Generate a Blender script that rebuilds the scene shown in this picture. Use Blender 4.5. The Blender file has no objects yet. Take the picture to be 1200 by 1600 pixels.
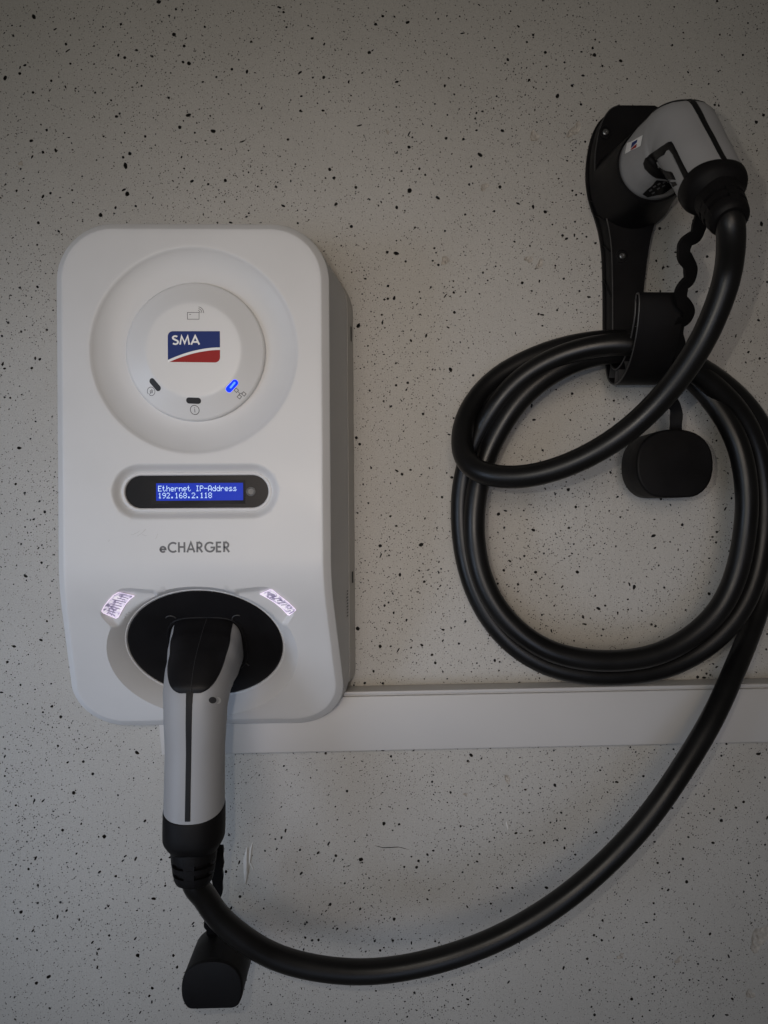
import bpy, bmesh, math, random
from mathutils import Vector, Matrix, Euler
from mathutils.geometry import delaunay_2d_cdt
from mathutils.bvhtree import BVHTree

random.seed(7)
S = bpy.context.scene
COL = S.collection

# ------------------------------------------------------------------ camera, light, exposure
F_PX, DIST = 1109.0, 634.0                       # focal length in photo pixels, camera to wall in mm
YAW, ROLL = 1.5, 0.4
cam_d = bpy.data.cameras.new('camera')
cam_d.sensor_fit = 'VERTICAL'; cam_d.sensor_height = 36.0
cam_d.lens = 36.0 * F_PX / 1600.0
cam_d.clip_start = 0.02; cam_d.clip_end = 50
cam = bpy.data.objects.new('camera', cam_d); COL.objects.link(cam)
cam.location = (0, -DIST / 1000, 0)
cam.rotation_euler = (math.radians(90), math.radians(ROLL), math.radians(-YAW))
S.camera = cam
CAMR = Euler(cam.rotation_euler, 'XYZ').to_matrix()

world = bpy.data.worlds.new('World'); S.world = world
world.use_nodes = True
bg = world.node_tree.nodes['Background']
bg.inputs['Color'].default_value = (1.0, 0.93, 0.84, 1)
bg.inputs['Strength'].default_value = 0.050

def lamp(name, loc, target, power, color, size, size_y=None, spread=180):
    l = bpy.data.lights.new(name, 'AREA')
    l.energy = power; l.color = color
    l.shape = 'RECTANGLE' if size_y else 'DISK'
    l.size = size
    if size_y: l.size_y = size_y
    l.spread = math.radians(spread)
    o = bpy.data.objects.new(name, l); COL.objects.link(o)
    o.location = loc
    d = Vector(target) - Vector(loc)
    o.rotation_euler = d.to_track_quat('-Z', 'Y').to_euler()
    return o
lamp('daylight_from_left', (-1.0, -0.70, -0.20), (-0.27, 0, -0.15), 0.50, (0.62, 0.76, 1.0), 0.6, 0.6, 42)  # bluish daylight from the low left, its source unseen
lamp('low_blue_fill', (-0.25, -1.35, -0.62), (-0.05, 0, -0.34), 0.56, (0.66, 0.76, 1.0), 1.1, 1.1, 45)  # added broad fill that tints the lower wall blue
lamp('warm_centre_fill', (-0.16, -1.35, 0.18), (0.03, 0, 0.04), 0.38, (1.0, 0.84, 0.70), 0.5, 0.5, 44)  # added warm fill, makes the middle brighter than the corners
lamp('wide_left_fill', (-0.82, -1.75, 0.05), (0, 0, 0), 1.8, (0.90, 1.0, 0.95), 0.8, 0.8)  # added wide soft fill from the left, for directional shading
def bulb(name, loc, power, color, radius):
    l = bpy.data.lights.new(name, 'POINT'); l.energy = power; l.color = color; l.shadow_soft_size = radius
    o = bpy.data.objects.new(name, l); COL.objects.link(o); o.location = loc
    return o
bulb('camera_side_fill', (-0.046, -0.634, 0.030), 1.75, (1.0, 0.93, 0.83), 0.004)  # added point lamp beside the camera, casts the thin shadow edges

S.view_settings.view_transform = 'Standard'
S.view_settings.look = 'None'
S.view_settings.gamma = 1.0
S.view_settings.exposure = 0.0
S.view_settings.use_curve_mapping = False

# ------------------------------------------------------------------ helpers (lengths in mm; x right, v up, d out from the wall)
def W(x, v, d): return Vector((x, -d, v)) / 1000.0
def ray(px, py):
    r = CAMR @ Vector(((px - 600) / F_PX, (800 - py) / F_PX, -1.0))
    return r
def at(px, py, d):
    """real position (x, v) of something seen at photo pixel px, py that stands d mm off the wall"""
    r = ray(px, py); t = (DIST - d) / r.y
    return r.x * t, r.z * t
def at3(px, py, d):
    x, v = at(px, py, d); return (x, v, d)

def sstep(a, b, t):
    if a == b: return 0.0 if t < a else 1.0
    t = min(1, max(0, (t - a) / (b - a))); return t * t * (3 - 2 * t)

def mesh_obj(name, verts, faces, mat, parent=None, smooth=True, sharp=None, raw=False, fix=True):
    me = bpy.data.meshes.new(name)
    me.from_pydata([W(*p) for p in verts] if not raw else verts, [], faces)
    me.validate()
    if fix:
        bm = bmesh.new(); bm.from_mesh(me)
        bmesh.ops.recalc_face_normals(bm, faces=bm.faces)
        bm.to_mesh(me); bm.free()
    if smooth:
        for p in me.polygons: p.use_smooth = True
        if sharp: me.set_sharp_from_angle(angle=math.radians(sharp))
    if mat: me.materials.append(mat)
    o = bpy.data.objects.new(name, me); COL.objects.link(o)
    if parent: o.parent = parent
    return o
def thing(name, label, cat, group=None):
    o = bpy.data.objects.new(name, None); COL.objects.link(o)
    o.empty_display_size = 0.02
    o['label'] = label; o['category'] = cat
    if group: o['group'] = group
    return o
def face_out(o):
    """turn an open sheet so that its normals point off the wall"""
    me = o.data
    s = sum(p.normal.y * p.area for p in me.polygons)
    if s > 0: me.flip_normals()

def loft(rings, close0=True, close1=True, cyc=True):
    n = len(rings[0]); V = []; Fc = []
    for r in rings: V += list(r)
    for i in range(len(rings) - 1):
        for j in range(n if cyc else n - 1):
            a = i * n + j; b = i * n + (j + 1) % n
            Fc.append((a, b, b + n, a + n))
    if close0: Fc.append(tuple(range(n - 1, -1, -1)))
    if close1: Fc.append(tuple(range((len(rings) - 1) * n, len(rings) * n)))
    return V, Fc

def inside(poly, x, y):
    c = False; j = len(poly) - 1
    for i in range(len(poly)):
        xi, yi = poly[i]; xj, yj = poly[j]
        if (yi > y) != (yj > y) and x < (xj - xi) * (y - yi) / (yj - yi) + xi: c = not c
        j = i
    return c
def sd_poly(poly, x, y):
    best = 1e9; j = len(poly) - 1
    for i in range(len(poly)):
        ax, ay = poly[j]; bx, by = poly[i]
        ex, ey = bx - ax, by - ay
        L = ex * ex + ey * ey
        t = 0 if L == 0 else max(0, min(1, ((x - ax) * ex + (y - ay) * ey) / L))
        best = min(best, math.hypot(x - ax - t * ex, y - ay - t * ey)); j = i
    return -best if inside(poly, x, y) else best
def fill(poly, step=None, extra=()):
    """triangulate a polygon, with inner points so that it can bend over a surface"""
    pts = [Vector(p) for p in poly]; n = len(pts)
    ins = []
    if step:
        xs = [p[0] for p in poly]; ys = [p[1] for p in poly]
        y = min(ys) + step / 2; k = 0
        while y < max(ys):
            x = min(xs) + step * (0.5 if k % 2 else 0.25)
            while x < max(xs):
                if inside(poly, x, y) and sd_poly(poly, x, y) < -0.3 * step: ins.append(Vector((x, y)))
                x += step
            y += step; k += 1
    pts += ins + [Vector(p) for p in extra]
    r = delaunay_2d_cdt(pts, [(i, (i + 1) % n) for i in range(n)], [list(range(n))], 1, 1e-5)
    return [tuple(p) for p in r[0]], [tuple(f) for f in r[2]]
def patch(name, poly, h, off, mat, parent, step=None, thick=0.0, smooth=True):
    """a thin plate of outline poly lying on the surface d = h(x, v), off mm proud"""
    P, T = fill(poly, step)
    V = [(p[0], p[1], h(p[0], p[1]) + off) for p in P]
    Fc = [tuple(t) for t in T]
    if thick:
        n = len(poly); base = len(V)
        for p in poly: V.append((p[0], p[1], h(*p) + off - thick))
        idx = []
        for p in poly:
            k = min(range(len(P)), key=lambda i: (P[i][0] - p[0]) ** 2 + (P[i][1] - p[1]) ** 2); idx.append(k)
        for i in range(n):
            j = (i + 1) % n
            Fc.append((idx[i], idx[j], base + j, base + i))
    o = mesh_obj(name, V, Fc, mat, parent, smooth, 40)
    if not thick: face_out(o)
    return o
def ribbons(name, lines, w, h, off, mat, parent):
    """stroked lines lying on d = h(x, v); each stroke a hair above the one before"""
    V = []; Fc = []
    for k, ln in enumerate(lines):
        closed = len(ln) > 3 and ln[0] == ln[-1]
        pts = ln[:-1] if closed else ln
        n = len(pts); b = len(V)
        for i in range(n):
            p = Vector(pts[i])
            a = Vector(pts[(i - 1) % n]) if (closed or i > 0) else None
            c = Vector(pts[(i + 1) % n]) if (closed or i < n - 1) else None
            d1 = (p - a).normalized() if a is not None else None
            d2 = (c - p).normalized() if c is not None else None
            if d1 is None: d1 = d2
            if d2 is None: d2 = d1
            n1 = Vector((-d1.y, d1.x)); n2 = Vector((-d2.y, d2.x))
            m = (n1 + n2)
            m = n1 if m.length < 1e-6 else m.normalized()
            s = 1 / max(0.45, m.dot(n1))
            for sg in (1, -1):
                q = p + m * (sg * w / 2 * s)
                V.append((q.x, q.y, h(q.x, q.y) + off + 0.012 * k))
        for i in range(n if closed else n - 1):
            j = (i + 1) % n
            Fc.append((b + 2 * i, b + 2 * i + 1, b + 2 * j + 1, b + 2 * j))
    o = mesh_obj(name, V, Fc, mat, parent, False, fix=False)
    face_out(o)
    return o
def arc(cx, cy, rx, ry, a0, a1, n=14):
    return [(cx + rx * math.cos(math.radians(a0 + (a1 - a0) * i / n)), cy + ry * math.sin(math.radians(a0 + (a1 - a0) * i / n))) for i in range(n + 1)]
def stadium(cx, cy, hl, hh, ang=0.0, n=10):
    P = arc(hl - hh, 0, hh, hh, -90, 90, n) + arc(-(hl - hh), 0, hh, hh, 90, 270, n)
    c, s = math.cos(math.radians(ang)), math.sin(math.radians(ang))
    return [(cx + x * c - y * s, cy + x * s + y * c) for x, y in P]
def catmull(P, sub=8):
    P = [Vector(p) for p in P]; out = []
    for i in range(len(P) - 1):
        p0 = P[i - 1] if i else P[0] * 2 - P[1]; p1 = P[i]; p2 = P[i + 1]
        p3 = P[i + 2] if i + 2 < len(P) else P[-1] * 2 - P[-2]
        t0 = 0; t1 = t0 + max(1e-4, (p1 - p0).length) ** .5; t2 = t1 + max(1e-4, (p2 - p1).length) ** .5; t3 = t2 + max(1e-4, (p3 - p2).length) ** .5
        for k in range(sub):
            t = t1 + (t2 - t1) * k / sub
            A1 = p0 * ((t1 - t) / (t1 - t0)) + p1 * ((t - t0) / (t1 - t0))
            A2 = p1 * ((t2 - t) / (t2 - t1)) + p2 * ((t - t1) / (t2 - t1))
            A3 = p2 * ((t3 - t) / (t3 - t2)) + p3 * ((t - t2) / (t3 - t2))
            B1 = A1 * ((t2 - t) / (t2 - t0)) + A2 * ((t - t0) / (t2 - t0))
            B2 = A2 * ((t3 - t) / (t3 - t1)) + A3 * ((t - t1) / (t3 - t1))
            out.append(B1 * ((t2 - t) / (t2 - t1)) + B2 * ((t - t1) / (t2 - t1)))
    out.append(P[-1]); return out
def smooth_path(P, it):
    for _ in range(it):
        P = [P[0]] + [(P[i - 1] + P[i] * 2 + P[i + 1]) / 4 for i in range(1, len(P) - 1)] + [P[-1]]
    return P
def sweep(path, prof, up=(0, 0, 1)):
    """sweep a closed profile [(side, up)] or profile function(i) along a path of (x, v, d) points"""
    n = len(path); rings = []
    T = [(path[min(i + 1, n - 1)] - path[max(i - 1, 0)]).normalized() for i in range(n)]
    u = Vector(up); u = (u - T[0] * u.dot(T[0])).normalized()
    for i in range(n):
        u = (u - T[i] * u.dot(T[i])).normalized()
        s = T[i].cross(u)
        pr = prof(i) if callable(prof) else prof
        rings.append([tuple(path[i] + s * a + u * b) for a, b in pr])
    return rings
def circle(r, n=20): return [(r * math.cos(2 * math.pi * i / n), r * math.sin(2 * math.pi * i / n)) for i in range(n)]

# ------------------------------------------------------------------ materials
def mat(name, base, rough=0.5, noise=None, bump=None, spec=0.5, emit=None, coat=0.0, var=0.0, var_scale=20):
    m = bpy.data.materials.new(name); m.use_nodes = True
    nt = m.node_tree; p = nt.nodes['Principled BSDF']
    p.inputs['Base Color'].default_value = (*base, 1)
    p.inputs['Roughness'].default_value = rough
    p.inputs['Specular IOR Level'].default_value = spec
    if coat: p.inputs['Coat Weight'].default_value = coat
    if emit:
        p.inputs['Emission Color'].default_value = (*emit[0], 1); p.inputs['Emission Strength'].default_value = emit[1]
    tc = nt.nodes.new('ShaderNodeTexCoord')
    if var:
        nz = nt.nodes.new('ShaderNodeTexNoise'); nz.inputs['Scale'].default_value = var_scale; nz.inputs['Detail'].default_value = 6
        nt.links.new(tc.outputs['Object'], nz.inputs['Vector'])
        mr = nt.nodes.new('ShaderNodeMapRange'); mr.inputs[1].default_value = .3; mr.inputs[2].default_value = .7
        mr.inputs[3].default_value = 1 - var; mr.inputs[4].default_value = 1 + var
        nt.links.new(nz.outputs[0], mr.inputs[0])
        mx = nt.nodes.new('ShaderNodeVectorMath'); mx.operation = 'SCALE'; mx.inputs[0].default_value = base
        nt.links.new(mr.outputs[0], mx.inputs['Scale'])
        nt.links.new(mx.outputs[0], p.inputs['Base Color'])
        mr2 = nt.nodes.new('ShaderNodeMapRange'); mr2.inputs[1].default_value = .3; mr2.inputs[2].default_value = .7
        mr2.inputs[3].default_value = max(0, rough - .08); mr2.inputs[4].default_value = min(1, rough + .08)
        nt.links.new(nz.outputs[0], mr2.inputs[0]); nt.links.new(mr2.outputs[0], p.inputs['Roughness'])
    if bump:
        b = nt.nodes.new('ShaderNodeTexNoise'); b.inputs['Scale'].default_value = bump[0]; b.inputs['Detail'].default_value = 3
        nt.links.new(tc.outputs['Object'], b.inputs['Vector'])
        bp = nt.nodes.new('ShaderNodeBump'); bp.inputs['Strength'].default_value = bump[1]; bp.inputs['Distance'].default_value = bump[2]
        nt.links.new(b.outputs[0], bp.inputs['Height']); nt.links.new(bp.outputs[0], p.inputs['Normal'])
    return m

def wall_material():
    m = bpy.data.materials.new('painted_concrete'); m.use_nodes = True
    nt = m.node_tree; L = nt.links.new; p = nt.nodes['Principled BSDF']
    N = nt.nodes.new
    tc = N('ShaderNodeTexCoord'); sep = N('ShaderNodeSeparateXYZ'); L(tc.outputs['Object'], sep.inputs[0])
    cmb = N('ShaderNodeCombineXYZ'); L(sep.outputs[0], cmb.inputs[0]); L(sep.outputs[2], cmb.inputs[1])
    def math_(op, a, b=None, c=None):
        n = N('ShaderNodeMath'); n.operation = op
        for i, q in enumerate((a, b, c)):
            if q is None: continue
            if hasattr(q, 'links'): L(q, n.inputs[i])
            else: n.inputs[i].default_value = q
        return n.outputs[0]
    def noise(scale, detail=4, vec=cmb.outputs[0], rough=.5):
        n = N('ShaderNodeTexNoise'); n.inputs['Scale'].default_value = scale; n.inputs['Detail'].default_value = detail
        n.inputs['Roughness'].default_value = rough
        L(vec, n.inputs['Vector']); return n
    # wobble so that the pores are not round
    wob = noise(420, 2)
    sc = N('ShaderNodeVectorMath'); sc.operation = 'MULTIPLY_ADD'
    L(wob.outputs['Color'], sc.inputs[0]); sc.inputs[1].default_value = (.0016, .0016, 0); L(cmb.outputs[0], sc.inputs[2])
    dens = noise(9, 3)      # pores come denser in some places
    dn = N('ShaderNodeMapRange'); dn.inputs[1].default_value = .35; dn.inputs[2].default_value = .65; dn.inputs[3].default_value = .7; dn.inputs[4].default_value = 1.15
    L(dens.outputs[0], dn.inputs[0])
    total = None
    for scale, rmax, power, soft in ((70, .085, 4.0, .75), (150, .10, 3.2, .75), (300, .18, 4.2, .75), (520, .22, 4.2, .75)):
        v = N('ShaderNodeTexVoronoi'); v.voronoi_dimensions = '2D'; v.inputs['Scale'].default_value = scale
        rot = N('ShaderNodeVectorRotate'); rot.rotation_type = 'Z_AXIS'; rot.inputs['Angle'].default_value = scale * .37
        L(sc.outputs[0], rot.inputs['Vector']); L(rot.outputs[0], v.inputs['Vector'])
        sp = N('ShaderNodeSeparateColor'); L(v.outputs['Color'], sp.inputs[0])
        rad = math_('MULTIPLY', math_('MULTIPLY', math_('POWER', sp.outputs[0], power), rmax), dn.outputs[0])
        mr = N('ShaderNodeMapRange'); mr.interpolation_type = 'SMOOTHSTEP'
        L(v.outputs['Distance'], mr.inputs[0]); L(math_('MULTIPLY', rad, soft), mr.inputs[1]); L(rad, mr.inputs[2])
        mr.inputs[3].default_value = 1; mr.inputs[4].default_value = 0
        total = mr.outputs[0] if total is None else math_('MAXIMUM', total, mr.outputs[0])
    # paint colour: faint clouds and rubbed marks
    cl = noise(5, 5, rough=.6); fine = noise(900, 2)
    ramp = N('ShaderNodeValToRGB'); ramp.color_ramp.elements[0].position = .3; ramp.color_ramp.elements[1].position = .72
    ramp.color_ramp.elements[0].color = (.392, .373, .341, 1); ramp.color_ramp.elements[1].color = (.447, .427, .393, 1)
    L(cl.outputs[0], ramp.inputs[0])
    fm = N('ShaderNodeMapRange'); fm.inputs[1].default_value = .3; fm.inputs[2].default_value = .7; fm.inputs[3].default_value = .90; fm.inputs[4].default_value = 1.08
    L(fine.outputs[0], fm.inputs[0])
    tint = N('ShaderNodeVectorMath'); tint.operation = 'SCALE'; L(ramp.outputs[0], tint.inputs[0]); L(fm.outputs[0], tint.inputs['Scale'])
    mix = N('ShaderNodeMix'); mix.data_type = 'RGBA'; L(total, mix.inputs[0]); L(tint.outputs[0], mix.inputs[6]); mix.inputs[7].default_value = (.014, .013, .012, 1)  # pores coloured near black, standing in for the shade of their depth
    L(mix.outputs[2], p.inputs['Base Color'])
    p.inputs['Roughness'].default_value = .62; p.inputs['Specular IOR Level'].default_value = .35
    # relief: orange peel of the roller plus the pores
    op = noise(260, 3); op2 = noise(60, 3)
    stv = N('ShaderNodeVectorMath'); stv.operation = 'MULTIPLY'; L(cmb.outputs[0], stv.inputs[0]); stv.inputs[1].default_value = (1, .22, 1)
    streak = noise(120, 3, stv.outputs[0])
    hgt = math_('ADD', math_('ADD', math_('MULTIPLY', op.outputs[0], .35), math_('MULTIPLY', op2.outputs[0], .5)), math_('MULTIPLY', streak.outputs[0], .35))
    hgt = math_('SUBTRACT', hgt, math_('MULTIPLY', total, 1.2))
    bp = N('ShaderNodeBump'); bp.inputs['Strength'].default_value = .7; bp.inputs['Distance'].default_value = .0012
    L(hgt, bp.inputs['Height']); L(bp.outputs[0], p.inputs['Normal'])
    return m
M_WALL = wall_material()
M_PORE = mat('shaded_pore', (.02, .018, .016), .9)  # near black puts the shade inside the pits into their colour
M_CHIP = mat('bare_concrete', (.40, .365, .32), .9, bump=(700, .7, .0008), var=.2, var_scale=300)
M_PAINT = mat('wall_paint_blob', (.53, .505, .465), .5)
M_WHITE = mat('white_plastic', (.575, .572, .572), .45, bump=(1500, .14, .0002), var=.035, var_scale=14)
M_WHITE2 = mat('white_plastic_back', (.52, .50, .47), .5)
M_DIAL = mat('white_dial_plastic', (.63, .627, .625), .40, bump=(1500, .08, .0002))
M_DUCT = mat('trunking_plastic', (.47, .455, .44), .45, bump=(900, .06, .0002), var=.03, var_scale=9)
M_BLACK = mat('black_plastic', (.0048, .0044, .0050), .5, spec=.17, bump=(1800, .15, .0002), var=.2, var_scale=30)
M_RUBBER = mat('black_rubber', (.0050, .0046, .0050), .55, spec=.13, bump=(1200, .15, .0003), var=.25, var_scale=40)
M_CABLE = mat('cable_sheath', (.0045, .0043, .0044), .37, spec=.33, bump=(800, .10, .0003), var=.25, var_scale=25)
M_GREY = mat('grey_plug_plastic', (.275, .275, .282), .5, bump=(1800, .12, .0002), var=.04, var_scale=25)
M_INK = mat('dark_print', (.03, .03, .032), .5, spec=.2)
M_LETTER = mat('grey_print', (.11, .11, .115), .5)
M_BLUE = mat('logo_blue', (.008, .026, .145), .5, spec=.2)
M_RED = mat('logo_red', (.30, .012, .012), .5, spec=.2)
M_LOGOW = mat('logo_white', (.78, .78, .78), .45)
M_GLASS = mat('display_window', (.007, .007, .009), .3, spec=.10)
M_SCREEN = mat('lcd_blue', (.005, .012, .12), .4, spec=.1, emit=((.005, .028, .40), .85))
M_DOT = mat('lcd_dot', (.5, .6, .8), .4, spec=.1, emit=((.52, .76, 1.0), .75))
M_LED = mat('blue_lamp', (.005, .01, .3), .4, spec=.1, emit=((.0, .02, 1.0), 2.2))
M_LEDC = mat('blue_lamp_core', (.2, .4, .9), .3, emit=((.05, .20, 1.0), 1.0))
M_EDGE = mat('grey_black_edge', (.035, .034, .034), .4)  # greyer black for beads, ribs and moulded marks
M_STEEL = mat('screw_steel', (.25, .25, .25), .35)
M_STEEL.node_tree.nodes['Principled BSDF'].inputs['Metallic'].default_value = 1
def lens_material():
    m = bpy.data.materials.new('lit_lens'); m.use_nodes = True
    nt = m.node_tree; p = nt.nodes['Principled BSDF']; L = nt.links.new
    tc = nt.nodes.new('ShaderNodeTexCoord')
    nz = nt.nodes.new('ShaderNodeTexNoise'); nz.inputs['Scale'].default_value = 210; nz.inputs['Detail'].default_value = 3; nz.inputs['Distortion'].default_value = 1.2
    L(tc.outputs['Object'], nz.inputs['Vector'])
    rp = nt.nodes.new('ShaderNodeValToRGB')
    e = rp.color_ramp.elements; e[0].position = .36; e[0].color = (.10, .085, .16, 1); e[1].position = .60; e[1].color = (1, .95, 1, 1)
    k = e.new(.46); k.color = (.72, .63, .82, 1)
    L(nz.outputs[0], rp.inputs[0]); L(rp.outputs[0], p.inputs['Emission Color'])
    p.inputs['Emission Strength'].default_value = .68
    p.inputs['Base Color'].default_value = (.3, .28, .35, 1); p.inputs['Roughness'].default_value = .12
    return m
M_LENS = lens_material()
M_LENS_EDGE = mat('lens_edge', (.6, .55, .65), .2, emit=((.85, .7, .9), .8))
M_LENS_RIB = mat('lens_rib', (.10, .09, .16), .2, emit=((.16, .12, .24), .5))

# ------------------------------------------------------------------ wall with its pores
hgrid = {}
holes = []          # (x, v, r, stretch, angle, kind)
def add_hole(x, v, r, st=1.0, an=0.0, kind=0):
    kx, kv = int(x // 25), int(v // 25)
    for i in (-1, 0, 1):
        for j in (-1, 0, 1):
            for h in hgrid.get((kx + i, kv + j), ()):
                if math.hypot(h[0] - x, h[1] - v) < h[2] * h[3] + r * st + .35: return False
    h = (x, v, r, st, an, kind)
    holes.append(h); hgrid.setdefault((kx, kv), []).append(h); return True
chips = [(835,213,4.2,1.3,70),(898,203,5,1.6,60),(889,216,2.4,1,0),(757,292,3.6,1.1,20),(696,407,3.6,1.3,10),(827,405,3.2,1.3,30),(844,412,3.4,1.4,60),
         (1186,1466,8.5,1.5,80),(1172,1553,4,1.2,40),(793,1217,2.8,1.7,-60),(970,1494,2.6,1.2,0),(1060,1500,2.6,1.4,30),(728,1241,1.8,1.2,40),(33,255,2,1.3,80),(606,206,1.8,1.,0)]
for px, py, r, st, an in chips: add_hole(*at(px, py, 0), r, st, an, 1)
add_hole(*at(611, 1324, 0), .45, 34, -6, 2)       # hairline crack
named = '''248,3,3 53,26,3 272,54,3 295,99,3 286,97,2 288,72,2.3 8,122,3 31,115,2.3 39,102,2 294,180,3 281,199,2.6 333,205,3 196,259,3.2 203,240,2.6
199,303,3.3 157,336,3 60,348,2.3 67,307,2.3 67,238,2.2 87,235,2.2 49,220,2.4 352,282,2.4 300,283,2.2 386,112,2.3 195,90,2.3 185,86,2 182,182,2.2 227,213,2
103,69,2 212,322,1.8 587,38,2.3 598,25,2.2 637,35,2.5 577,82,2.4 506,121,2.3 639,230,2.5 750,242,3 640,298,3.4 620,324,2.4 684,309,2.5 781,292,2.6 515,265,2.4 522,278,2.4
556,293,2.3 525,319,2.3 785,204,2.3 697,216,2.2 695,134,1.9 620,128,1.9 450,218,2.1 549,354,2.4 443,19,1.9 488,60,2 871,150,3 929,86,2.9 970,95,2.4 926,75,2
894,134,2.2 911,118,2 852,82,2.2 941,103,1.8 879,368,2.3 885,373,2 852,331,2.4 833,323,2.2 851,409,2.3 816,442,2.2 619,396,3 605,394,2.2 616,466,2.3 560,509,3
704,578,2.8 710,488,2 637,598,2 619,602,1.9 661,647,2 611,635,1.9 894,615,2.2 834,656,2.1 557,684,2.2 685,414,2 628,741,2.2 658,851,3.1 594,853,2.4 625,898,2.3 663,909,2
559,982,3.1 594,1010,2.6 675,1023,2 680,1036,1.9 635,969,1.7 692,984,1.9 692,1001,1.7 562,694,2.1 580,731,1.6 564,1343,3 600,1287,2.6 627,1344,2.2 651,1355,2.2 654,1345,2
736,1180,2.7 616,1436,2.4 516,1413,2.2 525,1337,2.2 594,1485,1.9 509,1177,1.9 611,1182,1.8 477,1465,1.8 527,1451,1.7 1127,1282,2.7 1073,1378,2.7 867,1227,2.3 854,1387,2.2
1114,1317,2.2 1150,1262,2 1162,1253,2.2 928,1461,2 1067,1342,2 987,1561,2.2 929,1586,2 882,1325,1.9 163,1307,2.8 115,1239,2.7 145,1209,2.2 214,1176,2.8 215,1493,2.9 240,1404,2.5
33,1425,2.5 76,1526,2.7 57,1536,2.4 271,1493,2.2 353,1362,2.2 375,1401,2.2 238,1544,2.2 181,1369,1.9 98,1297,2.1 779,803,2.6 833,828,2.5 837,894,2.4 902,894,2.5 935,951,2.5
991,917,2.7 1021,837,2.7 888,765,2.4 1066,820,2.2 1108,928,2.4 895,615,2 911,964,2.2 1193,180,2.3 1182,191,2.4 1190,350,2.8 1031,357,2.4 1105,401,2.2 1117,164,1.9
1090,1058,2.4 1185,1178,2.6 1148,650,1.8 30,700,2.4 55,560,2 70,800,2.2 40,900,2.4 22,1010,2.2 64,1000,2 95,1120,2.2 130,1190,2 1187,560,2'''
for t in named.split():
    px, py, r = (float(q) for q in t.split(','))
    add_hole(*at(px, py, 0), r / 1.75 * 1.08, random.choice((1, 1, 1.1, 1.25, 1.4)), random.uniform(0, 180))
for px, py, an in ((723,52,10),(696,462,55),(622,1016,60),(639,209,60),(106,79,35),(379,221,20),(562,196,15),(595,868,70),(620,1021,62),(545,1022,0)):
    add_hole(*at(px, py, 0), 1.0, 2.6, an)
k = 0
while k < 4600:
    x = random.uniform(-430, 430); v = random.uniform(-560, 560)
    r = .42 + .85 * random.random() ** 3.2
    low = v < -190 and x < 0
    st = random.uniform(1.2, 2.0) if low and random.random() < .6 else random.choice((1, 1, 1.1, 1.3, 1.7))
    if add_hole(x, v, r, st, random.gauss(55, 15) if low else random.uniform(0, 180)): k += 1

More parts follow.
